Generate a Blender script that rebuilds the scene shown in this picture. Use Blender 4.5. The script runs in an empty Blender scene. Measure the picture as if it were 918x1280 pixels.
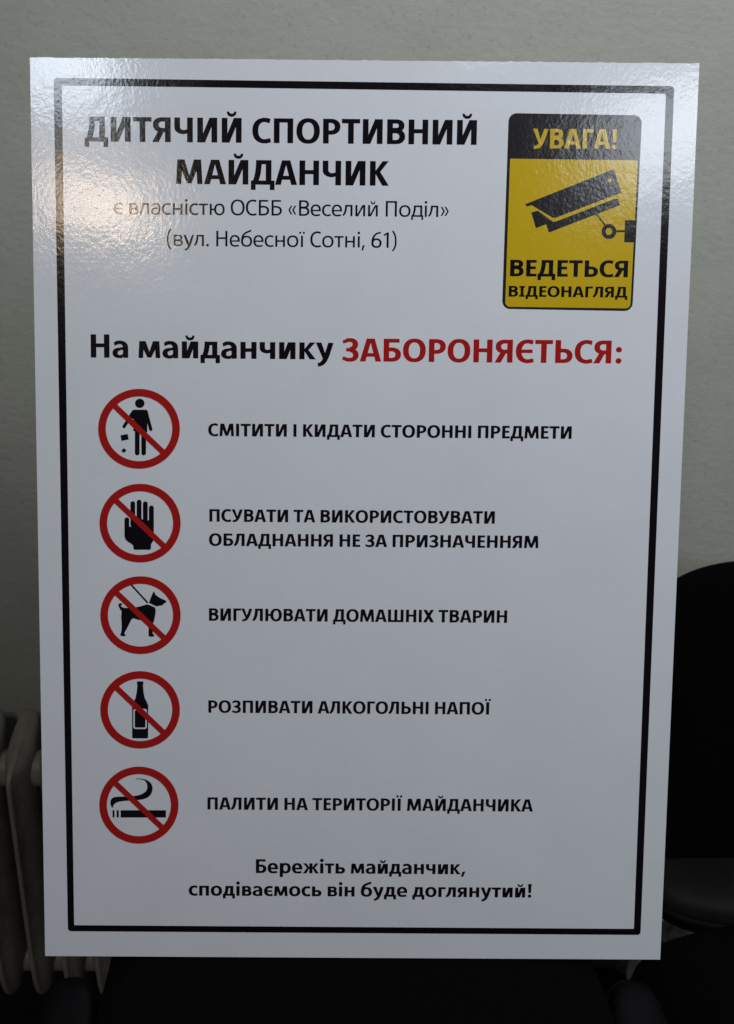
import bpy, bmesh, math, random
import numpy as np
from mathutils import Matrix, Vector
from mathutils.geometry import delaunay_2d_cdt

random.seed(7)
sc = bpy.context.scene
C = sc.collection
R = math.radians

# ------------------------------------------------------------------ camera
cam_d = bpy.data.cameras.new('camera')
cam = bpy.data.objects.new('camera', cam_d)
C.objects.link(cam)
cam.matrix_world = Matrix(((0.999967, -0.007514, -0.002983, -0.05753),
                           (-0.000328, 0.330978, -0.943638, -0.58640),
                           (0.008078, 0.943609, 0.330965, 1.38138),
                           (0, 0, 0, 1)))
cam_d.sensor_fit = 'VERTICAL'
cam_d.sensor_height = 5.6
cam_d.lens = 5.6 * 1000 / 1280
cam_d.shift_x = (459 - 374.22) / 1280
cam_d.clip_start = 0.02
cam_d.clip_end = 50
cam_d.dof.use_dof = True
cam_d.dof.focus_distance = 0.745
cam_d.dof.aperture_fstop = 1.8
sc.camera = cam

# ------------------------------------------------------------------ light
w = bpy.data.worlds.new('World'); sc.world = w; w.use_nodes = True
bg = w.node_tree.nodes['Background']
bg.inputs[0].default_value = (0.62, 0.78, 1.0, 1); bg.inputs[1].default_value = 0.030

def area(name, loc, target, sx, sy, power, col):
    d = bpy.data.lights.new(name, 'AREA'); d.shape = 'RECTANGLE'; d.size = sx; d.size_y = sy
    d.energy = power; d.color = col
    o = bpy.data.objects.new(name, d); C.objects.link(o); o.location = loc
    o.rotation_euler = (Vector(target) - Vector(loc)).to_track_quat('-Z', 'Y').to_euler()
    return o

area('ceiling_lamp', (0.60, -0.50, 2.60), (0.30, 0.35, 1.2), 0.7, 0.5, 13.0, (0.91, 0.96, 1.0))
area('front_fill', (2.9, -2.3, 2.3), (0.0, 0.1, 1.0), 1.2, 1.2, 15.0, (0.88, 0.93, 1.0))  # unseen fill, added to even out the board, kept clear of its reflections
area('warm_lamp', (-0.93, -2.30, 2.93), (-0.23, 0.18, 1.40), 0.48, 0.19, 6.5, (1.0, 0.78, 0.58))
area('left_panel', (-1.02, -1.95, 3.32), (-0.26, 0.21, 1.52), 0.42, 0.30, 7.0, (0.80, 0.90, 1.0))
area('right_panel', (1.50, -2.0, 3.12), (0.22, 0.20, 1.48), 0.74, 0.36, 8.0, (0.85, 0.92, 1.0))

vs = sc.view_settings
vs.view_transform = 'Standard'; vs.look = 'None'; vs.exposure = 0.0; vs.gamma = 1.0
vs.use_curve_mapping = False
sc.render.engine = 'CYCLES'
sc.cycles.use_denoising = True

# ------------------------------------------------------------------ helpers
def tag(o, label=None, cat=None, group=None, kind=None):
    if label: o['label'] = label
    if cat: o['category'] = cat
    if group: o['group'] = group
    if kind: o['kind'] = kind
    return o

def empty(name, loc=(0, 0, 0), rot=(0, 0, 0)):
    o = bpy.data.objects.new(name, None); C.objects.link(o)
    o.location = loc; o.rotation_euler = rot; o.empty_display_size = 0.05
    return o

def mesh_obj(name, verts, faces, m, parent=None, smooth=False):
    me = bpy.data.meshes.new(name); me.from_pydata([tuple(v) for v in verts], [], faces); me.update()
    if m: me.materials.append(m)
    if smooth:
        for p in me.polygons: p.use_smooth = True
    o = bpy.data.objects.new(name, me); C.objects.link(o)
    if parent: o.parent = parent
    return o

def bm_obj(name, bm, m, parent=None, smooth=False, bevel=None, sub=0):
    bmesh.ops.recalc_face_normals(bm, faces=bm.faces)
    me = bpy.data.meshes.new(name); bm.to_mesh(me); bm.free()
    me.materials.append(m)
    if smooth:
        for p in me.polygons: p.use_smooth = True
    o = bpy.data.objects.new(name, me); C.objects.link(o)
    if parent: o.parent = parent
    if bevel:
        b = o.modifiers.new('bevel', 'BEVEL'); b.width = bevel; b.segments = 3; b.limit_method = 'ANGLE'
    if sub:
        s = o.modifiers.new('sub', 'SUBSURF'); s.levels = sub; s.render_levels = sub
    return o

def lin(c): return tuple(c) + (1.0,)

def new_mat(name):
    m = bpy.data.materials.new(name); m.use_nodes = True
    nt = m.node_tree; b = nt.nodes['Principled BSDF']
    return m, nt, b

def node(nt, t, **kw):
    n = nt.nodes.new(t)
    for k, v in kw.items():
        if k in n.inputs: n.inputs[k].default_value = v
        else: setattr(n, k, v)
    return n

def print_mat(name, col, edge=0.0):
    """Laminated print: colour below a glossy film with fine orange peel."""
    m, nt, b = new_mat(name)
    L = nt.links
    tc = node(nt, 'ShaderNodeTexCoord')
    mp = node(nt, 'ShaderNodeMapping'); mp.inputs['Scale'].default_value = (1.0, 0.75, 1.0)
    L.new(tc.outputs['Object'], mp.inputs['Vector'])
    n1 = node(nt, 'ShaderNodeTexNoise', Scale=330.0, Detail=2.0, Roughness=0.55)
    n2 = node(nt, 'ShaderNodeTexNoise', Scale=90.0, Detail=2.0, Roughness=0.5)
    n3 = node(nt, 'ShaderNodeTexNoise', Scale=9.0, Detail=1.0)
    for n in (n1, n2, n3): L.new(mp.outputs[0], n.inputs['Vector'])
    b1 = node(nt, 'ShaderNodeBump', Strength=1.0, Distance=0.00009)
    b2 = node(nt, 'ShaderNodeBump', Strength=1.0, Distance=0.00013)
    b3 = node(nt, 'ShaderNodeBump', Strength=1.0, Distance=0.0008)
    L.new(n3.outputs['Fac'], b3.inputs['Height'])
    L.new(n2.outputs['Fac'], b2.inputs['Height']); L.new(b3.outputs[0], b2.inputs['Normal'])
    L.new(n1.outputs['Fac'], b1.inputs['Height']); L.new(b2.outputs[0], b1.inputs['Normal'])
    L.new(b1.outputs[0], b.inputs['Normal'])
    # slight ink unevenness
    n4 = node(nt, 'ShaderNodeTexNoise', Scale=14.0, Detail=4.0)
    L.new(tc.outputs['Object'], n4.inputs['Vector'])
    hs = node(nt, 'ShaderNodeMapRange'); hs.inputs['To Min'].default_value = 0.95; hs.inputs['To Max'].default_value = 1.05
    L.new(n4.outputs['Fac'], hs.inputs['Value'])
    mx = node(nt, 'ShaderNodeVectorMath', operation='SCALE')
    mx.inputs[0].default_value = col
    L.new(hs.outputs[0], mx.inputs['Scale']); L.new(mx.outputs[0], b.inputs['Base Color'])
    # faint handling smears in the gloss
    n5 = node(nt, 'ShaderNodeTexNoise', Scale=6.0, Detail=5.0, Roughness=0.65, Distortion=0.6)
    L.new(mp.outputs[0], n5.inputs['Vector'])
    rr_ = node(nt, 'ShaderNodeMapRange'); rr_.inputs['From Min'].default_value = 0.35; rr_.inputs['From Max'].default_value = 0.7
    rr_.inputs['To Min'].default_value = 0.11; rr_.inputs['To Max'].default_value = 0.155
    L.new(n5.outputs['Fac'], rr_.inputs['Value']); L.new(rr_.outputs[0], b.inputs['Roughness'])
    b.inputs['IOR'].default_value = 1.5
    return m

def surf_mat(name, c1, c2, scale=20, rough=0.8, bump=0.001, bscale=200, spec=0.5, detail=4, dirt=None, metallic=0.0):
    m, nt, b = new_mat(name); L = nt.links
    tc = node(nt, 'ShaderNodeTexCoord')
    n = node(nt, 'ShaderNodeTexNoise', Scale=scale, Detail=detail, Roughness=0.6)
    L.new(tc.outputs['Object'], n.inputs['Vector'])
    cr = node(nt, 'ShaderNodeValToRGB')
    cr.color_ramp.elements[0].position = 0.32; cr.color_ramp.elements[0].color = lin(c1)
    cr.color_ramp.elements[1].position = 0.68; cr.color_ramp.elements[1].color = lin(c2)
    L.new(n.outputs['Fac'], cr.inputs[0])
    out = cr.outputs[0]
    if dirt:
        dcol, dscale, thr = dirt
        nd = node(nt, 'ShaderNodeTexNoise', Scale=dscale, Detail=6.0, Roughness=0.7)
        L.new(tc.outputs['Object'], nd.inputs['Vector'])
        rp = node(nt, 'ShaderNodeMapRange'); rp.inputs['From Min'].default_value = thr; rp.inputs['From Max'].default_value = thr + 0.06
        L.new(nd.outputs['Fac'], rp.inputs['Value'])
        mx = node(nt, 'ShaderNodeMix', data_type='RGBA')
        L.new(rp.outputs[0], mx.inputs['Factor']); L.new(out, mx.inputs['A']); mx.inputs['B'].default_value = lin(dcol)
        out = mx.outputs['Result']
    L.new(out, b.inputs['Base Color'])
    nb = node(nt, 'ShaderNodeTexNoise', Scale=bscale, Detail=3.0, Roughness=0.6)
    L.new(tc.outputs['Object'], nb.inputs['Vector'])
    bp = node(nt, 'ShaderNodeBump', Strength=1.0, Distance=bump)
    L.new(nb.outputs['Fac'], bp.inputs['Height']); L.new(bp.outputs[0], b.inputs['Normal'])
    b.inputs['Roughness'].default_value = rough; b.inputs['Metallic'].default_value = metallic
    b.inputs['Specular IOR Level'].default_value = spec
    return m

WHITE = print_mat('print_white', (0.745, 0.765, 0.815))
BLACK = print_mat('print_black', (0.006, 0.0045, 0.007))
DARK = print_mat('print_panel_black', (0.020, 0.017, 0.020))
RED = print_mat('print_red', (0.42, 0.012, 0.011))
YELLOW = print_mat('print_yellow', (0.60, 0.405, 0.010))
FOAM = surf_mat('board_edge', (0.62, 0.58, 0.50), (0.75, 0.72, 0.65), 60, 0.7, 0.0003, 400)

def wall_mat():
    m, nt, b = new_mat('wall_paint'); L = nt.links
    tc = node(nt, 'ShaderNodeTexCoord')
    n = node(nt, 'ShaderNodeTexNoise', Scale=5.0, Detail=6.0, Roughness=0.65)
    L.new(tc.outputs['Object'], n.inputs['Vector'])
    cr = node(nt, 'ShaderNodeValToRGB')
    cr.color_ramp.elements[0].position = 0.3; cr.color_ramp.elements[0].color = (0.40, 0.412, 0.352, 1)
    cr.color_ramp.elements[1].position = 0.7; cr.color_ramp.elements[1].color = (0.46, 0.468, 0.412, 1)
    L.new(n.outputs['Fac'], cr.inputs[0])
    # tiny pits
    v = node(nt, 'ShaderNodeTexNoise', Scale=170.0, Detail=3.0, Roughness=0.7)
    L.new(tc.outputs['Object'], v.inputs['Vector'])
    rp = node(nt, 'ShaderNodeMapRange'); rp.inputs['From Min'].default_value = 0.28; rp.inputs['From Max'].default_value = 0.42
    rp.inputs['To Min'].default_value = 0.80; rp.inputs['To Max'].default_value = 1.0
    L.new(v.outputs['Fac'], rp.inputs['Value'])
    sm = node(nt, 'ShaderNodeVectorMath', operation='SCALE')
    L.new(cr.outputs[0], sm.inputs[0]); L.new(rp.outputs[0], sm.inputs['Scale']); L.new(sm.outputs[0], b.inputs['Base Color'])
    mp = node(nt, 'ShaderNodeMapping'); mp.inputs['Scale'].default_value = (0.6, 1, 1)
    L.new(tc.outputs['Object'], mp.inputs[0])
    a = node(nt, 'ShaderNodeTexNoise', Scale=110.0, Detail=4.0, Roughness=0.6)
    c = node(nt, 'ShaderNodeTexNoise', Scale=14.0, Detail=3.0)
    L.new(mp.outputs[0], a.inputs['Vector']); L.new(mp.outputs[0], c.inputs['Vector'])
    b1 = node(nt, 'ShaderNodeBump', Strength=1.0, Distance=0.0009)
    b2 = node(nt, 'ShaderNodeBump', Strength=1.0, Distance=0.0018)
    L.new(c.outputs['Fac'], b2.inputs['Height']); L.new(b2.outputs[0], b1.inputs['Normal'])
    L.new(a.outputs['Fac'], b1.inputs['Height']); L.new(b1.outputs[0], b.inputs['Normal'])
    b.inputs['Roughness'].default_value = 0.62
    return m

WALL = wall_mat()
FLOOR = surf_mat('floor_lino', (0.010, 0.006, 0.005), (0.016, 0.010, 0.008), 12, 0.5, 0.0005, 80)
CLOTH = surf_mat('black_fabric', (0.0010, 0.0010, 0.0013), (0.0022, 0.0022, 0.0028), 300, 0.95, 0.0008, 900, 0.06)
PLAST = surf_mat('black_plastic', (0.0016, 0.0016, 0.0024), (0.003, 0.003, 0.004), 60, 0.6, 0.0004, 700, 0.08)
LEATH = surf_mat('grey_leatherette', (0.008, 0.0065, 0.006), (0.015, 0.0135, 0.0125), 9, 0.6, 0.0006, 350, 0.15)
CREAM = surf_mat('radiator_enamel', (0.25, 0.225, 0.19), (0.36, 0.33, 0.28), 18, 0.42, 0.0012, 60, 0.5,
                 dirt=((0.07, 0.06, 0.05), 45, 0.635))
FILM = surf_mat('grey_plastic_film', (0.09, 0.088, 0.086), (0.36, 0.35, 0.34), 22, 0.25, 0.001, 60, 0.8)

# ------------------------------------------------------------------ the room
WY = 0.62
def quad_sheet(name, pts, m):
    return tag(mesh_obj(name, pts, [(0, 1, 2, 3)], m), kind='structure')

bm = bmesh.new()
bmesh.ops.create_cube(bm, size=1.0, matrix=Matrix.Translation((0.4, WY + 0.06, 1.2)) @ Matrix.Diagonal((5.0, 0.12, 2.6, 1)))
wall = tag(bm_obj('wall', bm, WALL), kind='structure')
bm = bmesh.new()
bmesh.ops.create_cube(bm, size=1.0, matrix=Matrix.Translation((0.4, -1.4, -0.05)) @ Matrix.Diagonal((5.0, 4.2, 0.1, 1)))
tag(bm_obj('floor', bm, FLOOR), kind='structure')

# ------------------------------------------------------------------ radiator
def section_mesh():
    """One cast-iron column: ridged front, wide flanks, rounded shoulders and a pointed foot."""
    zs = [0.068, 0.074, 0.095, 0.13, 0.17, 0.25, 0.38, 0.50, 0.548, 0.562, 0.572, 0.592, 0.606, 0.612]
    fr = [0.062, 0.040, 0.016, 0.004, 0.0, 0.0, 0.0, 0.0, 0.0, 0.003, 0.016, 0.066, 0.105, 0.118]   # how far the front edge steps back
    wd = [0.25, 0.55, 0.80, 0.95, 1, 1, 1, 1, 1, 0.98, 0.95, 0.85, 0.6, 0.35]
    depth = 0.135
    V, F = [], []
    for z, f, k in zip(zs, fr, wd):
        y0 = f; d = depth - f
        ring = [(-0.0030, y0), (0.0030, y0), (0.0042, y0 + .002), (0.0062, y0 + 0.10 * d), (0.0245 * k, y0 + 0.34 * d), (0.0255 * k, y0 + 0.70 * d),
                (0.010, depth), (-0.010, depth), (-0.0255 * k, y0 + 0.70 * d), (-0.0245 * k, y0 + 0.34 * d), (-0.0062, y0 + 0.10 * d), (-0.0042, y0 + .002)]
        V += [(x, y, z) for x, y in ring]
    n = 12
    for i in range(len(zs) - 1):
        for j in range(n):
            a = i * n + j; b = i * n + (j + 1) % n
            F.append((a, b, b + n, a + n))
    F.append(tuple(range(n - 1, -1, -1))); F.append(tuple(range((len(zs) - 1) * n, len(zs) * n)))
    return V, F

rad = tag(empty('radiator', (-0.508, 0.455, 0)), 'cream painted cast iron radiator on the wall, lower left, behind the notice board', 'radiator')
V, F = section_mesh()
pitch = 0.056
first = mesh_obj('radiator_section', V, F, CREAM, rad, smooth=True)
sm = first.modifiers.new('sub', 'SUBSURF'); sm.levels = 1; sm.render_levels = 2
first.location = (0, 0, 0)
for i in (-4, -3, -2, -1, 1, 2, 3, 4, 5):
    c = first.copy(); C.objects.link(c); c.parent = rad; c.location = (i * pitch, random.uniform(-.0015, .0015), 0)
def hub(x, z, r):
    bm = bmesh.new()
    bmesh.ops.create_cone(bm, cap_ends=True, segments=24, radius1=r, radius2=r, depth=0.030,
                          matrix=Matrix.Translation((x, 0.075, z)) @ Matrix.Rotation(R(90), 4, 'Y'))
    o = bm_obj('hub', bm, CREAM, rad, smooth=True, bevel=0.002); return o
for z, r in ((0.535, 0.030), (0.125, 0.026)):
    h0 = hub(0, z, r)
    h0.location = (-2.5 * pitch, 0, 0)
    for i in (-1.5, -.5, .5, 1.5, 2.5, 3.5, 4.5):
        c = h0.copy(); C.objects.link(c); c.parent = rad; c.location = (i * pitch, 0, 0)

# ------------------------------------------------------------------ soft shapes
def pillow(name, sx, sy, sz, m, parent=None, p=3.0, edge=0.55, n=40, wob=0.0):
    """Superellipse pad: outline in x/y, crowned in z."""
    V, F = [], []
    rings = 14
    for i in range(rings + 1):
        t = -math.pi / 2 + math.pi * i / rings
        rr = abs(math.cos(t)) ** edge; zz = math.copysign(abs(math.sin(t)) ** edge, math.sin(t))
        for j in range(n):
            a = 2 * math.pi * j / n
            cx = math.copysign(abs(math.cos(a)) ** (2 / p), math.cos(a)); cy = math.copysign(abs(math.sin(a)) ** (2 / p), math.sin(a))
            V.append((sx / 2 * cx * rr, sy / 2 * cy * rr, sz / 2 * zz + wob * math.sin(3 * a) * rr))
    for i in range(rings):
        for j in range(n):
            a = i * n + j; b = i * n + (j + 1) % n
            F.append((a, b, b + n, a + n))
    return mesh_obj(name, V, F, m, parent, smooth=True)

def tube(name, pts, r, m, parent=None, closed=False, seg=10):
    cu = bpy.data.curves.new(name, 'CURVE'); cu.dimensions = '3D'; cu.bevel_depth = r; cu.bevel_resolution = 3
    sp = cu.splines.new('POLY'); sp.points.add(len(pts) - 1)
    for q, pt in zip(sp.points, pts): q.co = (*pt, 1)
    sp.use_cyclic_u = closed
    tmp = bpy.data.objects.new(name, cu); C.objects.link(tmp)
    dg = bpy.context.evaluated_depsgraph_get()
    me = bpy.data.meshes.new_from_object(tmp.evaluated_get(dg)); bpy.data.objects.remove(tmp)
    me.name = name; me.materials.clear(); me.materials.append(m)
    for p_ in me.polygons: p_.use_smooth = True
    o = bpy.data.objects.new(name, me); C.objects.link(o)
    if parent: o.parent = parent
    return o

def star_base(root, x, y, top):
    tube('gas_lift', [(x, y, 0.07), (x, y, top)], 0.025, PLAST, root)
    for k in range(5):
        a = 2 * math.pi * k / 5 + 0.3
        ex, ey = x + 0.27 * math.cos(a), y + 0.27 * math.sin(a)
        leg = tube('base_leg', [(x, y, 0.11), (x + .14 * math.cos(a), y + .14 * math.sin(a), 0.10), (ex, ey, 0.075)], 0.018, PLAST, root)
        bm = bmesh.new()
        bmesh.ops.create_cone(bm, cap_ends=True, segments=20, radius1=0.028, radius2=0.028, depth=0.04,
                              matrix=Matrix.Translation((ex, ey, 0.0285)) @ Matrix.Rotation(a, 4, 'Z') @ Matrix.Rotation(R(90), 4, 'X'))
        bm_obj('caster', bm, PLAST, leg, bevel=0.004)

# chair that carries the board: seat, backrest, two armrests
ch = tag(empty('office_chair', (0, 0, 0)), 'black office chair whose armrests and backrest hold up the notice board', 'chair')
s = pillow('seat', 0.478, 0.50, 0.10, CLOTH, ch, p=7, edge=0.28, n=96); s.location = (0.0, -0.045, 0.6690)
b_ = pillow('backrest', 0.46, 0.46, 0.07, CLOTH, ch, p=6.0, edge=0.45, n=80)
b_.location = (0.0, 0.205, 0.93); b_.rotation_euler = (R(75), 0, 0)
tube('backrest_bracket', [(0, 0.0, 0.612), (0, 0.19, 0.60), (0, 0.235, 0.68), (0, 0.258, 0.84)], 0.02, PLAST, ch)
for sx in (-1, 1):
    ax = 0.270 * sx
    pad = pillow('armrest', 0.062, 0.21, 0.040, PLAST, ch, p=3.0, edge=0.55, n=64)
    pad.location = (ax, -0.082, 0.628); pad.rotation_euler = (R(38), 0, 0)
    post = tube('armrest_post', [(ax, -0.08, 0.61), (ax, -0.07, 0.56), (ax * .85, -0.06, 0.59), (ax * .5, -0.05, 0.608)], 0.014, PLAST, pad)
    post.matrix_parent_inverse = (Matrix.Translation(pad.location) @ Matrix.Rotation(R(38), 4, 'X')).inverted()
star_base(ch, 0, -0.05, 0.63)

# second chair, right edge
c2 = tag(empty('office_chair', (0.718, 0.44, 0)), 'black office chair with tall rounded backrest and dark grey seat at the right edge', 'chair')
b2 = pillow('backrest', 0.54, 0.57, 0.065, CLOTH, c2, p=3.6, n=120)
b2.location = (0.0, 0.045, 0.643); b2.rotation_euler = (R(84), 0, 0)
s2 = pillow('seat', 0.455, 0.25, 0.085, LEATH, c2, p=3.6, edge=0.5, n=120); s2.location = (0.0, 0.020, 0.402)
pts = []
for j in range(120):
    a = 2 * math.pi * j / 120
    pts.append((0.2285 * math.copysign(abs(math.cos(a)) ** (2 / 3.6), math.cos(a)), 0.126 * math.copysign(abs(math.sin(a)) ** (2 / 3.6), math.sin(a)), 0.0))
tube('seat_piping', pts, 0.0075, PLAST, s2, closed=True)
tube('backrest_bracket', [(0, 0.02, 0.345), (0, 0.08, 0.345), (0, 0.096, 0.40), (0, 0.08, 0.5)], 0.016, PLAST, c2)
star_base(c2, 0, -0.12, 0.36)

# black bag, bottom right
bag = tag(empty('backpack', (0.53, 0.08, 0)), 'slumped black fabric bag in front of the right hand chair', 'bag')
body = pillow('body', 0.34, 0.24, 0.595, CLOTH, bag, p=3.0, edge=0.40, n=80, wob=0.006)
body.location = (0.0, 0.0, 0.318); body.rotation_euler = (0, R(-9), R(6))
tube('carry_strap', [(0.06, 0, 0.61), (0.065, 0.0, 0.635), (0.10, 0.0, 0.655), (0.135, 0.0, 0.65), (0.145, 0, 0.615)], 0.008, CLOTH, bag)

# crumpled film under the far chair
random.seed(3)
bm = bmesh.new()
bmesh.ops.create_icosphere(bm, subdivisions=4, radius=1.0)
from mathutils import noise
for v in bm.verts:
    n_ = v.co.copy()
    k = 1 + 0.35 * noise.noise(n_ * 2.2) + 0.20 * (abs(noise.noise(n_ * 5.0)) - 0.2) * 2
    v.co = Vector((n_.x * 0.075 * k, n_.y * 0.050 * k, 0.155 + n_.z * 0.165 * k))
    v.co.z = max(v.co.z, 0.0)
bo = bm_obj('crumpled_bag', bm, FILM)
bo.location = (0.635, 0.54, 0.001)
tag(bo, 'crumpled grey plastic bag on the floor under the right hand chair', 'plastic bag')

# ------------------------------------------------------------------ board geometry
BW, BH, K = 0.42 * 1.4142, 0.589297 * 1.4142, 1.4142
corners = [(37.6, 71.6), (874.5, 79.3), (825.5, 1199.5), (56.7, 1195)]      # board corners traced from the photograph
flat = [(-BW / 2, BH), (BW / 2, BH), (BW / 2, 0), (-BW / 2, 0)]
A_ = []
for (u, v), (x, y) in zip(corners, flat):
    A_ += [[u, v, 1, 0, 0, 0, -x * u, -x * v, -x], [0, 0, 0, u, v, 1, -y * u, -y * v, -y]]
Hm = np.linalg.svd(np.array(A_))[2][-1].reshape(3, 3)
def face(u, v):
    """traced print coordinate -> metres on the board face (x right, y up)"""
    p = Hm @ np.array([u, v, 1.0]); return (p[0] / p[2], p[1] / p[2])

def flat_print(name, polys, m, z, parent, holes=None):
    """Union of polygons, triangulated into one sheet without overlapping faces."""
    vs_, fs_ = [], []
    for p in polys:
        a = sum(p[i][0] * p[(i + 1) % len(p)][1] - p[(i + 1) % len(p)][0] * p[i][1] for i in range(len(p)))
        if abs(a) < 1e-12: continue
        if a < 0: p = p[::-1]
        i0 = len(vs_); vs_ += [Vector((q[0], q[1])) for q in p]; fs_.append(list(range(i0, i0 + len(p))))
    V, E, F, _ov, _oe, of = delaunay_2d_cdt(vs_, [], fs_, 1, 1e-7)
    tris = []
    for f, src in zip(F, of):
        if not src: continue
        a = sum(V[f[i]][0] * V[f[(i + 1) % len(f)]][1] - V[f[(i + 1) % len(f)]][0] * V[f[i]][1] for i in range(len(f)))
        tris.append(tuple(f) if a > 0 else tuple(f[::-1]))
    return mesh_obj(name, [(v[0], v[1], z) for v in V], tris, m, parent)

# ------------------------------------------------------------------ lettering (drawn here, stroke by stroke; units: cap height 674)
CAPH = 674.0
def rect(x0, y0, x1, y1): return [[(x0, y0), (x1, y0), (x1, y1), (x0, y1)]]
def diag(x0, y0, x1, y1, w0, w1=None):
    w1 = w0 if w1 is None else w1
    return [[(x0, y0), (x0 + w0, y0), (x1 + w1, y1), (x1, y1)]]
def arc(cx, cy, rx, ry, a0, a1, S, T, p=2.25, n=None):
    n = n or max(4, int(abs(a1 - a0) / 11)); out = []
    def pt(a, rx_, ry_):
        c, s_ = math.cos(a), math.sin(a)
        return (cx + rx_ * math.copysign(abs(c) ** (2 / p), c), cy + ry_ * math.copysign(abs(s_) ** (2 / p), s_))
    prev = None
    for i in range(n + 1):
        a = R(a0 + (a1 - a0) * i / n)
        q = (pt(a, rx, ry), pt(a, rx - S, ry - T))
        if prev: out.append([prev[0], q[0], q[1], prev[1]])
        prev = q
    return out
def path(pts, S, T, n=10):
    """ribbon along a cubic bezier, pen S wide on verticals and T on horizontals"""
    (x0, y0), (x1, y1), (x2, y2), (x3, y3) = pts; out = []; prev = None
    for i in range(n + 1):
        t = i / n; m_ = 1 - t
        x = m_**3 * x0 + 3 * m_ * m_ * t * x1 + 3 * m_ * t * t * x2 + t**3 * x3
        y = m_**3 * y0 + 3 * m_ * m_ * t * y1 + 3 * m_ * t * t * y2 + t**3 * y3
        dx = 3 * m_ * m_ * (x1 - x0) + 6 * m_ * t * (x2 - x1) + 3 * t * t * (x3 - x2)
        dy = 3 * m_ * m_ * (y1 - y0) + 6 * m_ * t * (y2 - y1) + 3 * t * t * (y3 - y2)
        l = math.hypot(dx, dy) or 1; nx, ny = -dy / l, dx / l
        q = ((x + nx * S / 2, y + ny * T / 2), (x - nx * S / 2, y - ny * T / 2))
        if prev: out.append([prev[0], q[0], q[1], prev[1]])
        prev = q
    return out
def disc(cx, cy, r, ry=None):
    ry = ry or r
    return [[(cx + r * math.cos(2 * math.pi * k / 20), cy + ry * math.sin(2 * math.pi * k / 20)) for k in range(20)]]
def ring(x0, x1, y0, y1, S, T): return arc((x0 + x1) / 2, (y0 + y1) / 2, (x1 - x0) / 2, (y1 - y0) / 2, 0, 360, S, T)
def bowl(x0, x1, y0, y1, S, T, flip=False):
    """bars from x0 to a half round that ends at x1"""
    rx = min((x1 - x0) * 0.95, (y1 - y0) * 0.62); xc = x1 - rx; cy = (y0 + y1) / 2
    return rect(x0, y1 - T, xc, y1) + rect(x0, y0, xc, y0 + T) + arc(xc, cy, rx, (y1 - y0) / 2, -90, 90, S, T)
def mirror(polys, W): return [[(W - x, y) for x, y in p] for p in polys]

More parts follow.
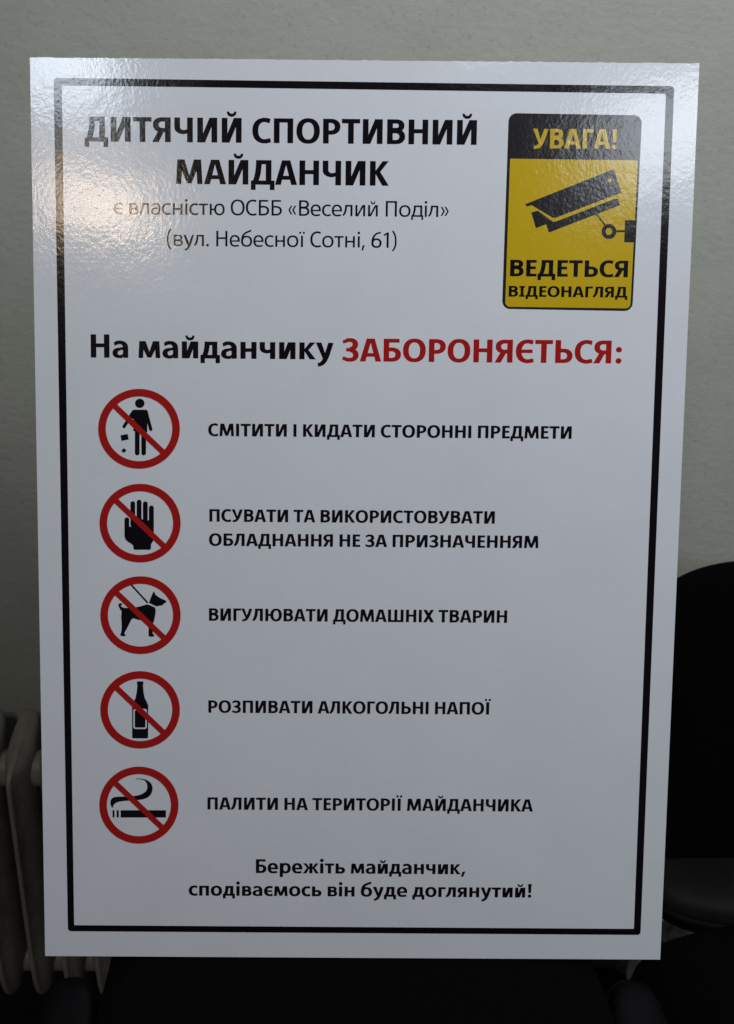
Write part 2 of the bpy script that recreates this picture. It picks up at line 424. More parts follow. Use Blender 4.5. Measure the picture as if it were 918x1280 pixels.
def breve(cx, y, bold):
    r = 128 if bold else 100
    return arc(cx, y + 178, r, 142, 180, 360, 62 if bold else 42, 84 if bold else 58)
def glyph(ch, bold=True):
    """polygons, ink width, left bearing, right bearing"""
    S, T = (152, 112) if bold else (90, 74)
    s, t = (146, 104) if bold else (86, 70)
    H = CAPH; X = 490.0; k = bold
    b = 60 if k else 72; bl = 54 if k else 62
    def g(p, W, l, r): return p, W, l, r
    if ch == ' ': return g([], 200 if k else 205, 0, 0)
    # ---- capitals
    def cap_i(W): return rect(0, 0, S, H) + rect(W - S, 0, W, H) + [[(S * .35, 0), (S * .35 + (S * 1.0 if k else S * 1.05), 0), (W - S * .35, H), (W - S * .35 - (S * 1.0 if k else S * 1.05), H)]]
    if ch in 'И': W = 530 if k else 500; return g(cap_i(W), W, b, b)
    if ch in 'Й': W = 530 if k else 500; return g(cap_i(W) + breve(W / 2, H - 5, k), W, b, b)
    if ch == 'Н': W = 522 if k else 480; return g(rect(0, 0, S, H) + rect(W - S, 0, W, H) + rect(S - 5, H * .5 - T / 2 + 20, W - S + 5, H * .5 + T / 2 + 20), W, b, b)
    if ch == 'П': W = 515 if k else 478; return g(rect(0, 0, S, H) + rect(W - S, 0, W, H) + rect(S - 5, H - T, W - S + 5, H), W, b, b)
    if ch == 'Г': W = 385 if k else 350; return g(rect(0, 0, S, H) + rect(S - 5, H - T - 4, W, H), W, b, 8)
    if ch == 'Т': W = 487 if k else 460; return g(rect(W / 2 - S / 2, 0, W / 2 + S / 2, H - T) + rect(0, H - T - 6, W, H), W, 12, 12)
    if ch == 'Е': W = 372 if k else 340; return g(rect(0, 0, S, H) + rect(S - 5, 0, W, T) + rect(S - 5, H - T, W - 8, H) + rect(S - 5, H * .5 - T / 2 + 18, W - 32, H * .5 + T / 2 + 18), W, b, 28)
    if ch == 'Ш': W = 780; return g(rect(0, 0, S, H) + rect(W / 2 - S / 2, 0, W / 2 + S / 2, H) + rect(W - S, 0, W, H) + rect(S - 5, 0, W - S + 5, T), W, b, b)
    if ch == 'І': return g(rect(0, 0, S, H), S, b, b)
    if ch == 'I': return g(rect(70, 0, 70 + S, H) + rect(0, 0, 140 + S, T * .9) + rect(0, H - T * .9, 140 + S, H), 140 + S, 30, 30)
    if ch == 'Ї':
        W = S + 150; c_ = W / 2
        return g(rect(c_ - S / 2, 0, c_ + S / 2, H) + disc(c_ - 92, H + 118, 62) + disc(c_ + 92, H + 118, 62), W, 2, 2)
    if ch == 'О': W = 625 if k else 600; return g(ring(0, W, -11, H + 11, S * 1.03, T), W, 26, 26)
    if ch in 'СЄ':
        W = 500 if k else 470
        rx = W * .66
        p = arc(rx, H / 2, rx, H / 2 + 11, 68, 292, S * 1.03, T)
        # arms that flare out to the right
        yo, yi = H + 11, H + 11 - T
        p += [[(rx + rx * .10, yo + 1), (W - 14, yo - 32), (W - 42, yo - 32 - T * 1.02), (rx + rx * .02, yi)],
              [(rx + rx * .10, -12), (W, 18), (W - 24, 18 + T * 1.02), (rx + rx * .02, -11 + T)]]
        p += [[(rx - 60, yo), (rx + rx * .14, yo), (rx + rx * .10, yi - 2), (rx - 60, yi)], [(rx - 60, -11), (rx + rx * .14, -11), (rx + rx * .10, T - 9), (rx - 60, T - 11)]]
        if ch == 'Є': p += rect(S * .7, H * .5 - T * .45, W - 40, H * .5 + T * .45)
        return g(p, W, 26, 14)
    if ch == 'Р': W = 462 if k else 425; return g(rect(0, 0, S, H) + bowl(S - 5, W, H * .36, H, S, T), W, b, 26)
    if ch == 'В':
        W = 482 if k else 445
        return g(rect(0, 0, S, H) + bowl(S - 5, W - 22, H * .5 - 20 + T * .12, H, S, T) + bowl(S - 5, W, 0, H * .5 + T * .62, S * 1.02, T), W, b, 30)
    if ch == 'Б':
        W = 478 if k else 445
        return g(rect(0, 0, S, H) + rect(S - 5, H - T, W - 45, H) + bowl(S - 5, W, 0, H * .62, S, T), W, b, 28)
    if ch == 'Ь': W = 478 if k else 435; return g(rect(0, 0, S, H) + bowl(S - 5, W, 0, H * .63, S, T), W, b, 28)
    if ch == 'Я':
        W = 486 if k else 450
        q = rect(0, 0, S, H) + bowl(S - 5, W - 14, H * .40, H, S, T) + [[(W * .36, H * .44), (W * .36 + S * .92, H * .50), (W + 6, 0), (W - S * 1.08, 0)]]
        return g(mirror(q, W), W, 10, b)
    if ch == 'Ч':
        W = 492 if k else 460
        q = rect(W - S, 0, W, H) + rect(0, H * .62, S, H) + arc(S * 1.9, H * .62, S * 1.9, H * .30, 180, 262, S, T) + [[(S * 1.6, H * .32), (S * 1.6, H * .32 + T), (W - S + 5, H * .36 + T), (W - S + 5, H * .36)]]
        return g(q, W, 38, b)
    if ch == 'К':
        W = 508 if k else 470
        q = rect(0, 0, S, H) + [[(S * .9, H * .45), (S * .9 + 10, H * .60), (W - 12 - S * 1.06, H), (W - 12, H), (S * 1.55 + 40, H * .56), (W, 0), (W - S * 1.14, 0), (S * 1.02, H * .47)]]
        return g(q, W, b, -2)
    if ch == 'Х':
        W = 560
        return g(diag(0, 0, W - S * 1.15 - 10, H, S * 1.12) + [[(W - S * 1.15, 0), (W, 0), (S * 1.15 + 10, H), (8, H)]], W, 2, 2)
    if ch == 'А':
        W = 590 if k else 555; a_ = S * 1.03
        return g([[(0, 0), (a_, 0), (W / 2 + 8, H - 90), (W / 2 - a_ * .70, H)], [(W, 0), (W - a_, 0), (W / 2 - 8, H - 90), (W / 2 + a_ * .70, H)],
                  [(W / 2 - a_ * .70, H), (W / 2 + a_ * .70, H), (W / 2 + 8, H - 100), (W / 2 - 8, H - 100)]] + rect(W * .23, H * .21, W * .77, H * .21 + T * .95), W, 2, 2)
    if ch == 'М':
        W = 705 if k else 660; a_ = S * .93
        return g([[(0, 0), (a_ * .96, 0), (a_ * 1.22, H - 60), (38, H)], [(W, 0), (W - a_ * .96, 0), (W - a_ * 1.22, H - 60), (W - 38, H)],
                  [(38, H), (38 + a_ * 1.34, H), (W / 2 + a_ * .42, 20), (W / 2 - a_ * .42, 20)], [(W - 38, H), (W - 38 - a_ * 1.34, H), (W / 2 - a_ * .42, 20), (W / 2 + a_ * .42, 20)]], W, 40, 40)
    if ch == 'Л':
        W = 520 if k else 500
        q = rect(W - S, 0, W, H) + rect(W * .24, H - T, W - S + 5, H) + path([(W * .24 + S / 2, H - 2), (W * .24 + S / 2 - 4, H * .45), (S * .82, 60), (6, 44)], S, T * .96, 12)
        return g(q, W, 6, b)
    if ch == 'Д':
        W = 630 if k else 600; d0 = 146
        xr = W - S * .55
        q = rect(xr - S, 0, xr, H) + rect(W * .215, H - T, xr - S + 5, H)
        q += path([(W * .215 + S / 2, H - 2), (W * .215 + S * .5, H * .5), (W * .15 + S * .40, H * .25), (S * .72, T * .5)], S, T, 12)
        q += rect(0, 0, W, T) + rect(0, -d0, S * .82, T) + rect(W - S * .82, -d0, W, T)
        return g(q, W, 10, 10)
    if ch == 'У':
        W = 560 if k else 520
        q = path([(W - S * .52, H + 4), (W * .60, H * .30), (W * .50, H * .02), (48, 42)], S * 1.0, T * 1.02, 16)
        q += [[(0, H), (S * 1.05, H), (W * .56, H * .30), (W * .40, H * .24)]]
        q = [[(x, min(y, H)) for x, y in p] for p in q]
        return g(q, W, 0, 0)
    if ch == 'З':
        W = 452 if k else 420; xm = W * .46
        q = arc(xm, H * .74, W * .50, H * .26 + 10, -90, 118, S, T) + arc(xm, H * .275, W - xm, H * .275 + 11, -122, 90, S, T)
        q += rect(W * .24, H * .5 - T * .42, xm + 10, H * .5 + T * .50)
        q += [[(6, H - 62), (30, H - 62 - T * .85), (xm - 40, H + 10 - T), (xm - 30, H + 9)], [(0, 48), (24, 48 + T * .9), (xm - 60, -11 + T), (xm - 40, -9)]]
        return g(q, W, 18, 30)
    if ch == 'Ю':
        W = 830; return g(rect(0, 0, S, H) + rect(S - 5, H * .5 - T / 2, W - 560, H * .5 + T / 2) + ring(W - 580, W, -11, H + 11, S * 1.02, T), W, b, 26)
    # ---- small letters
    def sm_i(W): return rect(0, 0, s, X) + rect(W - s, 0, W, X) + [[(s * .45, 0), (s * 1.45, 0), (W - s * .45, X), (W - s * 1.45, X)]]
    if ch == 'и': W = 458 if k else 420; return g(sm_i(W), W, bl, bl)
    if ch == 'й': W = 458 if k else 420; return g(sm_i(W) + breve(W / 2, X - 5, k), W, bl, bl)
    if ch == 'н': W = 450 if k else 415; return g(rect(0, 0, s, X) + rect(W - s, 0, W, X) + rect(s - 5, X * .5 - t / 2 + 8, W - s + 5, X * .5 + t / 2 + 8), W, bl, bl)
    if ch == 'п': W = 440 if k else 415; return g(rect(0, 0, s, X) + rect(W - s, 0, W, X) + rect(s - 5, X - t, W - s + 5, X), W, bl, bl)
    if ch == 'г': W = 330; return g(rect(0, 0, s, X) + rect(s - 5, X - t, W, X), W, bl, 6)
    if ch == 'т': W = 420 if k else 395; return g(rect(W / 2 - s / 2, 0, W / 2 + s / 2, X - t + 5) + rect(0, X - t, W, X), W, 10, 10)
    if ch == 'і': return g(rect(0, 0, s, X) + disc(s / 2, X + 142, s * (.57 if k else .64)), s, bl, bl)
    if ch == 'ї':
        W = 250; c_ = W / 2
        return g(rect(c_ - s / 2, 0, c_ + s / 2, X) + disc(c_ - 78, X + 130, 46) + disc(c_ + 78, X + 130, 46), W, 2, 2)
    if ch == 'о': W = 510 if k else 490; return g(ring(0, W, -11, X + 11, s * 1.02, t), W, 26, 26)
    if ch in 'сє':
        W = 405 if k else 385; rx = W * .66
        p = arc(rx, X / 2, rx, X / 2 + 11, 75, 285, s * 1.03, t); yo = X + 11
        p += [[(rx - 20, yo), (rx + rx * .12, yo), (W - 10, yo - 26), (W - 30, yo - 26 - t), (rx, yo - t)], [(rx - 20, -11), (rx + rx * .12, -11), (W, 14), (W - 20, 14 + t), (rx, -11 + t)]]
        if ch == 'є': p += rect(s * .7, X * .5 - t * .42, W - 40, X * .5 + t * .42)
        return g(p, W, 24, 12)
    if ch == 'е':
        W = 470 if k else 440
        p = arc(W / 2, X / 2, W / 2, X / 2 + 11, -4, 292, s * 1.0, t) + rect(s * .7, X * .5 - t * .55, W - 4, X * .5 + t * .30)
        p += [[(W * .5, -11), (W * .62, -11), (W - 30, 14), (W - 46, 14 + t * .92), (W * .6, -11 + t * .98), (W * .5, -11 + t)]]
        return g(p, W, 24, 22)
    if ch == 'а':
        W = 440 if k else 395
        q = rect(W - s, 0, W, X * .62) + arc(W - s * 1.35 - 40, X * .60, s * 1.35 + 40, X * .40 + 11, 0, 118, s, t)
        q += [[(42, X - 38), (60, X - 38 - t), (W * .40, X + 9 - t), (W * .42, X + 10)]]
        q += arc(W * .46, X * .29, W * .46, X * .29 + 11, 84, 282, s, t * .86) + [[(W * .44, X * .60 - t * .72 + 4), (W - s + 5, X * .60 - t * .62), (W - s + 5, X * .64 + 6), (W * .50, X * .60 + 8)], [(W * .46, -11), (W * .62, -6), (W - s + 5, 60), (W - s + 5, 130 if k else 110), (W * .60, t * .86), (W * .46, -11 + t * .86)]]
        return g(q, W, 22, bl - 6)
    if ch == 'б':
        W = 510 if k else 480
        q = ring(0, W, -11, X - 20, s * 1.02, t) + path([(s * .50, X * .40), (s * .42, X * 1.32), (W * .55, X * 1.20), (W - 50, X * 1.44)], s, t, 14)
        return g(q, W, 26, 26)
    if ch == 'в':
        W = 430 if k else 395
        return g(rect(0, 0, s, X) + bowl(s - 5, W - 24, X * .5 - 20, X, s * .92, t * .9) + bowl(s - 5, W, 0, X * .5 + t * .50, s * .96, t * .9), W, bl, 22)
    if ch == 'ь': W = 430 if k else 400; return g(rect(0, 0, s, X) + bowl(s - 5, W, 0, X * .64, s, t), W, bl, 22)
    if ch == 'р':
        W = 500 if k else 470
        return g(rect(0, -190, s, X) + ring(0 + s * .12, W, -11, X + 11, s, t), W, bl, 26)
    if ch == 'к':
        W = 462 if k else 420
        return g(rect(0, 0, s, X) + [[(s * .9, X * .43), (s * .9 + 10, X * .60), (W - 14 - s * 1.08, X), (W - 14, X), (s * 1.60 + 20, X * .55), (W, 0), (W - s * 1.16, 0), (s * 1.02, X * .46)]], W, bl, -4)
    if ch == 'ж':
        W = 730; m_ = W / 2
        arm = [[(0 + s * .48, X * .43), (0 + s * .48, X * .60), (m_ - 14 - s * 1.02, X), (m_ - 14, X), (s * 1.2, X * .55), (m_, 0), (m_ - s * 1.12, 0), (s * .6, X * .46)]]
        q = rect(m_ - s / 2, 0, m_ + s / 2, X) + [[(m_ + x, y) for x, y in p] for p in arm] + [[(m_ - x, y) for x, y in p] for p in arm]
        return g(q, W, -2, -2)
    if ch == 'м':
        W = 610 if k else 560; a_ = s * .9
        return g([[(0, 0), (a_ * .98, 0), (a_ * 1.16, X - 50), (26, X)], [(W, 0), (W - a_ * .98, 0), (W - a_ * 1.16, X - 50), (W - 26, X)],
                  [(26, X), (26 + a_ * 1.35, X), (W / 2 + a_ * .42, 16), (W / 2 - a_ * .42, 16)], [(W - 26, X), (W - 26 - a_ * 1.35, X), (W / 2 - a_ * .42, 16), (W / 2 + a_ * .42, 16)]], W, 38, 38)
    if ch == 'л':
        W = 450 if k else 420
        return g(rect(W - s, 0, W, X) + rect(W * .25, X - t, W - s + 5, X) + path([(W * .25 + s / 2, X - 2), (W * .25 + s / 2 - 4, X * .45), (s * .8, 50), (4, 38)], s, t * .9, 12), W, 6, bl)
    if ch == 'д':
        W = 545 if k else 510; xr = W - s * .5
        q = rect(xr - s, 0, xr, X) + rect(W * .21, X - t, xr - s + 5, X)
        q += path([(W * .21 + s / 2, X - 2), (W * .21 + s * .5, X * .5), (W * .15 + s * .4, X * .28), (s * .72, t * .5)], s, t, 10)
        q += rect(0, 0, W, t) + rect(0, -135, s * .84, t) + rect(W - s * .84, -135, W, t)
        return g(q, W, 8, 8)
    if ch == 'у':
        W = 500 if k else 455
        q = [[(0, X), (s * 1.08, X), (W * .60, 70), (W * .42, 0)]]
        q += path([(W - s * .53, X + 4), (W * .58, X * .05), (W * .50, -140), (60, -160)], s * 1.0, t * 1.0, 14)
        q = [[(x, min(y, X)) for x, y in p] for p in q]
        return g(q, W, 0, 0)
    if ch == 'ч':
        W = 435 if k else 400
        q = rect(W - s, 0, W, X) + rect(0, X * .64, s, X) + arc(s * 1.7, X * .64, s * 1.7, X * .32, 180, 260, s, t) + [[(s * 1.4, X * .32), (s * 1.4, X * .32 + t), (W - s + 5, X * .36 + t), (W - s + 5, X * .36)]]
        return g(q, W, 34, bl)
    if ch == 'ю':
        W = 690 if k else 640; return g(rect(0, 0, s, X) + rect(s - 5, X * .5 - t / 2, W - 420, X * .5 + t / 2) + ring(W - 450, W, -11, X + 11, s, t), W, bl, 26)
    if ch == 'я':
        W = 430
        q = rect(0, 0, s, X) + bowl(s - 5, W - 10, X * .38, X, s, t * .9) + [[(W * .34, X * .42), (W * .34 + s * .92, X * .50), (W + 6, 0), (W - s * 1.08, 0)]]
        return g(mirror(q, W), W, 8, bl)
    # ---- figures and points
    if ch == '6':
        W = 440
        return g(ring(0, W, -11, H * .60, S, T) + path([(S * .5, H * .28), (S * .4, H * .86), (W * .60, H * .96), (W - 42, H - 20)], S, T * .9, 14), W, 34, 34)
    if ch == '1':
        return g(rect(130, 0, 130 + S, H - 10) + [[(0, H - 105), (18, H - 170), (140, H - 98), (130 + S, H - 10), (150, H - 10)]], 130 + S, 50, 110)
    if ch == '.': r_ = 80 if k else 56; return g(disc(r_, r_ - 10, r_), 2 * r_, 40, 40)
    if ch == ',': W = 200 if k else 135; return g([[(0, -130), (W * .50, -118), (W, 145 if k else 105), (W * .30, 118 if k else 95)]], W, 20, 44)
    if ch == ':': return g(disc(82, 76, 82) + disc(82, 76 + 330, 82), 164, 62, 40)
    if ch == '!': return g([[(30, 225), (30 + 110, 225), (165, H), (5, H)]] + disc(85, 72, 82), 170, 60, 60)
    if ch in '()':
        q = path([(175, H + 60), (-20, H * .80), (-20, -20), (175, -130)], S * .8, T * .8, 16); W = 185
        if ch == ')': q = mirror(q, W)
        return g(q, W, 40, 40)
    if ch in '«»':
        W = 350; q = []
        for dx in (0, 165):
            q += [[(dx, 245), (dx + 110, 440), (dx + 110 + S * .78, 440), (dx + S * .80, 245)], [(dx, 245), (dx + 110, 50), (dx + 110 + S * .78, 50), (dx + S * .80, 245)]]
        if ch == '»': q = mirror(q, W)
        return g(q, W, 40, 40)
    raise ValueError(ch)

board = tag(empty('notice_board', (0, 0, 0.72), (R(75), 0, 0)),
            'white glossy printed playground rules board with black border leaning on the black chair', 'sign')

def text_line(s_, bold, uL, vL, uR, vR, cap_px, m, z=0.00012, parent=None, label=None, track=0):
    xl, yl = face(uL, vL); xr, yr = face(uR, vR)
    um, vm = (uL + uR) / 2, (vL + vR) / 2
    y = (yl + yr) / 2
    sy = (face(um, vm - cap_px)[1] - face(um, vm)[1]) / CAPH
    cur = 0; items = []; prev_r = 0
    for ch_ in s_:
        p, W_, lb, rb = glyph(ch_, bold)
        if items or ch_ == ' ': cur += lb
        items.append((p, cur, W_)); cur += W_; prev_r = rb; cur += rb + track
    total = cur - prev_r - track
    sx = (xr - xl) / total
    polys = [[(xl + (ox + px_) * sx, y + py_ * sy) for px_, py_ in q] for p, ox, W_ in items for q in p]
    o = flat_print('lettering', polys, m, z, parent or board)
    if label: o['label'] = label
    return o, sx / sy

# panel: foam core with printed, laminated face
bm = bmesh.new()
bmesh.ops.create_cube(bm, size=1.0, matrix=Matrix.Translation((0, BH / 2, -0.0027)) @ Matrix.Diagonal((BW, BH, 0.005, 1)))
bm_obj('foam_panel', bm, FOAM, board)
# printed sheet, its cut edge a touch uneven as trimmed by hand
N = 160; pts = []
rnd = random.Random(5)
def jag(a): return a * (rnd.random() - 0.5) + (0.0006 if rnd.random() > 0.93 else 0) * rnd.random()
edge_pts = []
for i in range(N): edge_pts.append((-BW / 2 + BW * i / N, 0))
for i in range(N): edge_pts.append((BW / 2, BH * i / N))
for i in range(N): edge_pts.append((BW / 2 - BW * i / N, BH + jag(0.0006)))
for i in range(N): edge_pts.append((-BW / 2, BH - BH * i / N))
flat_print('printed_face', [edge_pts], WHITE, 0.0, board)

# rounded frame line
def rounded(corner_px, r_px, n=8):
    """rounded quad from traced corners (TL, TR, BR, BL), in board metres"""
    P = [Vector(face(*c)) for c in corner_px]
    r = (Vector(face(corner_px[0][0] + r_px, corner_px[0][1])) - P[0]).length if r_px else 0
    out = []
    for i in range(4):
        a, b_2, c_ = P[i - 1], P[i], P[(i + 1) % 4]
        d1 = (a - b_2).normalized(); d2 = (c_ - b_2).normalized()
        ctr = b_2 + (d1 + d2) * r
        for k_ in range(n + 1):
            th = math.pi / 2 * k_ / n
            out.append(tuple(ctr - d2 * r * math.cos(th) - d1 * r * math.sin(th)))
    return out
def ribbon(outer, inner):
    n = len(outer)
    return [[outer[i], outer[(i + 1) % n], inner[(i + 1) % n], inner[i]] for i in range(n)]
fo = rounded([(67.3, 97.3), (843.0, 107.8), (800.8, 1168.6), (85.2, 1163.9)], 4.5)
fi = rounded([(77.5, 106.6), (832.8, 117.0), (792.6, 1161.0), (93.0, 1156.4)], 1.2)
flat_print('frame_line', ribbon(fo, fi), BLACK, 0.00012, board)

LINES = [
    ('ДИТЯЧИЙ СПОРТИВНИЙ', True, 106.0, 175.3, 595.9, 182.4, 30.9, BLACK, 'large bold title lettering, first line'),
    ('МАЙДАНЧИК', True, 220.4, 229.0, 486.2, 233.0, 30.6, BLACK, 'large bold title lettering, second line'),
    ('є власністю ОСББ «Веселий Поділ»', False, 142.7, 266.2, 561.0, 272.8, 19.4, BLACK, 'thin lettering naming the owner'),
    ('(вул. Небесної Сотні, 61)', False, 209.1, 306.0, 495.7, 311.1, 19.4, BLACK, 'thin lettering with the street address'),
    ('На майданчику', True, 113.9, 446.0, 417.2, 450.2, 29.0, BLACK, 'bold heading lettering in black'),
    ('ЗАБОРОНЯЄТЬСЯ:', True, 427.9, 451.6, 777.0, 454.3, 28.6, RED, 'bold red heading lettering'),
    ('СМІТИТИ І КИДАТИ СТОРОННІ ПРЕДМЕТИ', True, 260.5, 544.3, 714.6, 549.3, 15.7, BLACK, 'rule about littering'),
    ('ПСУВАТИ ТА ВИКОРИСТОВУВАТИ', True, 262.0, 651.6, 618.6, 655.0, 15.6, BLACK, 'rule about equipment, first line'),
    ('ОБЛАДНАННЯ НЕ ЗА ПРИЗНАЧЕННЯМ', True, 261.5, 682.0, 673.2, 685.4, 15.5, BLACK, 'rule about equipment, second line'),
    ('ВИГУЛЮВАТИ ДОМАШНІХ ТВАРИН', True, 261.5, 775.9, 634.0, 778.5, 15.6, BLACK, 'rule about walking pets'),
    ('РОЗПИВАТИ АЛКОГОЛЬНІ НАПОЇ', True, 260.7, 891.0, 613.4, 893.0, 15.5, BLACK, 'rule about alcohol'),
    ('ПАЛИТИ НА ТЕРИТОРІЇ МАЙДАНЧИКА', True, 259.6, 1011.8, 666.4, 1014.5, 15.3, BLACK, 'rule about smoking'),
    ('Бережіть майданчик,', True, 320.1, 1091.2, 582.0, 1092.8, 17.3, BLACK, 'closing sentence, first line'),
    ('сподіваємось він буде доглянутий!', True, 236.2, 1119.8, 664.5, 1121.4, 17.0, BLACK, 'closing sentence, second line'),
]
for s_, bold, uL, vL, uR, vR, cp, m, lb in LINES:
    o, ratio = text_line(s_, bold, uL, vL, uR, vR, cp, m, label=lb)
    print('line', s_, 'x/y', round(ratio, 3))

# ------------------------------------------------------------------ prohibition pictograms
def P_(region, scale, pts): return [face(region[0] + x / scale, region[1] + y / scale) for x, y in pts]
def ell_pts(cx, cy, rx, ry, n=64): return [(cx + rx * math.cos(2 * math.pi * k / n), cy + ry * math.sin(2 * math.pi * k / n)) for k in range(n)]
def strk(a, b2, w_, cap=True):
    d = Vector((b2[0] - a[0], b2[1] - a[1])); d.normalize(); n_ = Vector((-d.y, d.x)) * w_ / 2
    out = [[(a[0] + n_.x, a[1] + n_.y), (b2[0] + n_.x, b2[1] + n_.y), (b2[0] - n_.x, b2[1] - n_.y), (a[0] - n_.x, a[1] - n_.y)]]
    if cap: out.append(ell_pts(b2[0], b2[1], w_ / 2, w_ / 2, 16))
    return out
def smooth_poly(pts, it=2):
    for _ in range(it):
        q = []
        for i in range(len(pts)):
            a, b2 = pts[i], pts[(i + 1) % len(pts)]
            q += [(a[0] * .75 + b2[0] * .25, a[1] * .75 + b2[1] * .25), (a[0] * .25 + b2[0] * .75, a[1] * .25 + b2[1] * .75)]
        pts = q
    return pts
SC = 918 / 130
def picto(region, ringbox, shapes, label, sym_label, whites=None):
    x0, x1, y0, y1 = ringbox; cx, cy, rx, ry = (x0 + x1) / 2, (y0 + y1) / 2, (x1 - x0) / 2, (y1 - y0) / 2
    t_ = 66
    out = P_(region, SC, ell_pts(cx, cy, rx, ry)); inn = P_(region, SC, ell_pts(cx, cy, rx - t_, ry - t_))
    polys = ribbon(out, inn)
    k1 = 0.7071
    a = (cx - (rx - 30) * k1 * 1.00, cy - (ry - 30) * k1 * 0.96); b2 = (cx + (rx - 30) * k1 * 0.98, cy + (ry - 30) * k1 * 0.98)
    polys += [P_(region, SC, q) for q in strk(a, b2, 50, False)]
    o = flat_print('prohibition_sign', polys, RED, 0.00036, board); o['label'] = label
    s_o = flat_print('pictogram', [P_(region, SC, q) for q in shapes], BLACK, 0.00012, o); s_o['label'] = sym_label
    if whites: flat_print('bottle_label', [P_(region, SC, q) for q in whites], WHITE, 0.00024, o)
    return o

# 1 littering person
person = [ell_pts(459, 206, 42, 41, 28)]
person += [[(404, 262), (518, 262), (530, 275), (527, 300), (525, 462), (402, 450), (404, 345), (380, 335), (380, 290), (396, 270)]]
person += strk((406, 275), (368, 335), 30) + strk((368, 335), (320, 411), 29) + strk((514, 275), (556, 436), 29)
person += [[(416, 430), (457, 430), (457, 645), (416, 645)]] + [ell_pts(436.5, 645, 20.5, 20, 16)]
person += [[(473, 430), (514, 430), (514, 645), (473, 645)]] + [ell_pts(493.5, 645, 20.5, 20, 16)]
person += [[(289, 488), (352, 476), (362, 525), (297, 537)], [(320, 600), (342, 622), (318, 645), (295, 623)]]
picto((110, 475), (93, 813, 78, 782), person, 'red crossed ring over a person dropping litter', 'black figure dropping two bits of litter')
# 2 hand
hand = []
for x0, x1, y0 in ((377, 418, 222), (432, 474, 209), (487, 529, 224), (540, 583, 260)):
    hand += [[(x0, y0 + 20), (x1, y0 + 20), (x1, 440), (x0, 440)], ell_pts((x0 + x1) / 2, y0 + 20, (x1 - x0) / 2, 20, 18)]
hand += [[(324, 386), (366, 386), (366, 480), (324, 480)], ell_pts(345, 385, 21, 20, 18)]
hand += [[(324, 450), (366, 445), (383, 445), (383, 385), (583, 385), (583, 560), (570, 585), (558, 605), (558, 640), (549, 651), (412, 651), (402, 640), (402, 615), (385, 598), (352, 580), (332, 558), (324, 530)]]
hand = hand[:-1] + [[(324, 446), (383, 446), (583, 440), (583, 560), (570, 585), (558, 605), (558, 640), (549, 651), (412, 651), (402, 640), (402, 615), (385, 598), (352, 580), (332, 558), (324, 530)],
                    [(383, 360), (430, 352), (486, 385), (535, 392), (583, 385), (583, 445), (383, 450)]]
picto((110, 595), (105, 820, 68, 762), hand, 'red crossed ring over a raised hand', 'black raised hand')
# 3 dog
dog = [[(582, 203), (600, 238), (640, 265), (694, 290), (690, 303), (668, 318), (660, 328), (625, 335), (605, 338), (540, 308), (556, 262)]]
dog += strk((376, 140), (530, 308), 15, False)
dog += [smooth_poly([(526, 318), (560, 334), (600, 350), (598, 400), (590, 450), (572, 500), (572, 570), (578, 588), (590, 592), (585, 606), (540, 606), (536, 590), (538, 520), (520, 480), (478, 463), (435, 455), (398, 440), (380, 462), (356, 515), (328, 565), (322, 580), (336, 592), (330, 602), (290, 601), (287, 585), (298, 560), (300, 500), (294, 430), (300, 385), (288, 368), (270, 335), (272, 316), (290, 308), (306, 316), (304, 324), (292, 326), (296, 342), (320, 352), (370, 353), (430, 346), (485, 333)], 2)]
picto((110, 710), (112, 820, 72, 758), dog, 'red crossed ring over a dog on a leash', 'black dog on a leash')
# 4 bottle
half = [(434, 188), (434, 212), (438, 222), (432, 285), (422, 335), (403, 372), (392, 400), (392, 684), (398, 691)]
bottle = [half + [(925 - x, y) for x, y in reversed(half)]]
def rr(x0, x1, y0, y1, r): 
    out = []
    for (cx, cy, a0) in ((x1 - r, y0 + r, -90), (x1 - r, y1 - r, 0), (x0 + r, y1 - r, 90), (x0 + r, y0 + r, 180)):
        for k in range(7): out.append((cx + r * math.cos(R(a0 + 15 * k)), cy + r * math.sin(R(a0 + 15 * k))))
    return out
picto((110, 825), (112, 813, 97, 780), bottle, 'red crossed ring over a bottle', 'black bottle', whites=ribbon(rr(402, 522, 430, 608, 20), rr(415, 509, 443, 596, 12)))
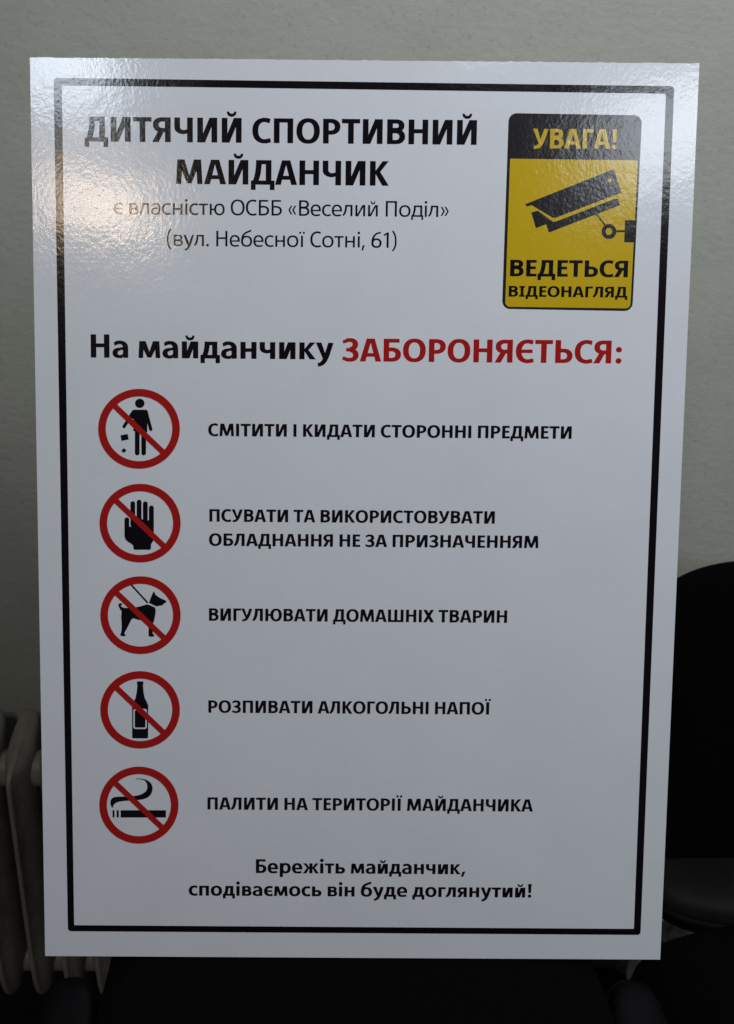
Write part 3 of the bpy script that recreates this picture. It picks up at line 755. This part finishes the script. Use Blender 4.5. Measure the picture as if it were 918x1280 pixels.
# 5 cigarette
def bez(p0, p1, p2, p3, n=14): return [tuple(((1 - t)**3 * a + 3 * (1 - t)**2 * t * b2 + 3 * (1 - t) * t * t * c_ + t**3 * d for a, b2, c_, d in zip(p0, p1, p2, p3))) for t in [i / n for i in range(n)]]
smoke = bez((418, 200), (490, 190), (575, 215), (572, 290)) + bez((572, 290), (565, 370), (500, 385), (420, 390)) + bez((420, 390), (330, 400), (225, 385), (221, 458)) \
    + [(221, 458)] + bez((214, 455), (190, 420), (190, 365), (250, 360)) + bez((250, 360), (330, 355), (400, 358), (450, 345)) + bez((450, 345), (525, 325), (535, 280), (520, 240)) + bez((520, 240), (505, 205), (460, 203), (418, 204))
cig = [smoke, [(290, 478), (690, 478), (690, 542), (290, 542)], [(255, 478), (274, 478), (274, 542), (255, 542)], [(219, 478), (236, 478), (236, 542), (219, 542)]]
picto((110, 945), (103, 801, 92, 772), cig, 'red crossed ring over a smoking cigarette', 'black cigarette with curling smoke')

# ------------------------------------------------------------------ camera warning label
cw = flat_print('warning_label', [rounded([(636.3, 141.4), (802.9, 144.2), (790.6, 388.8), (627.8, 386.0)], 10)], DARK, 0.00012, board)
cw['label'] = 'black and yellow video surveillance warning label'
pts_y = rounded([(637.8, 198.4), (797.6, 200.6), (788.0, 385.6), (631.6, 383.4)], 6)
# square upper corners for the yellow field
Pq = [face(637.8, 198.4), face(797.6, 200.6)]
n9 = 9
pts_y = [Pq[0]] + [Pq[1]] + pts_y[2 * n9:4 * n9]
flat_print('yellow_field', [pts_y], YELLOW, 0.00024, cw)
rg, s3 = (600, 120), 918 / 240
def q3(p): return P_(rg, s3, p)
camp = [q3([(218, 517), (640, 350), (676, 462), (360, 583), (345, 580), (248, 522), (224, 529)]),
        q3([(246, 557), (277, 549), (350, 602), (365, 600), (658, 487), (669, 522), (330, 653), (317, 613), (268, 632)]),
        q3([(694, 594), (745, 594), (739, 700), (690, 699)])]
camp += [q3(q) for q in strk((556, 565), (598, 617), 8, False) + strk((648, 647), (696, 647), 9, False)]
camp += ribbon(q3(ell_pts(617, 648, 35, 36, 36)), q3(ell_pts(617, 648, 16, 17, 36)))
# leave the small round hole in the housing: drawn as a yellow dot above
sym = flat_print('camera_symbol', camp, DARK, 0.00036, cw)
flat_print('lens_dot', [q3(ell_pts(619, 405, 9.5, 9.5, 20))], YELLOW, 0.00048, sym)
text_line('УВАГА!', True, 665.7, 185.6, 770.9, 186.3, 24.6, YELLOW, z=0.00024, parent=cw, label='yellow lettering at the top of the label')
text_line('ВЕДЕТЬСЯ', True, 637.6, 345.5, 784.7, 346.4, 20.6, BLACK, z=0.00036, parent=cw, label='large black lettering on yellow')
text_line('ВIДЕОНАГЛЯД', True, 635.9, 370.6, 784.2, 372.2, 13.4, BLACK, z=0.00036, parent=cw, label='smaller black lettering on yellow')
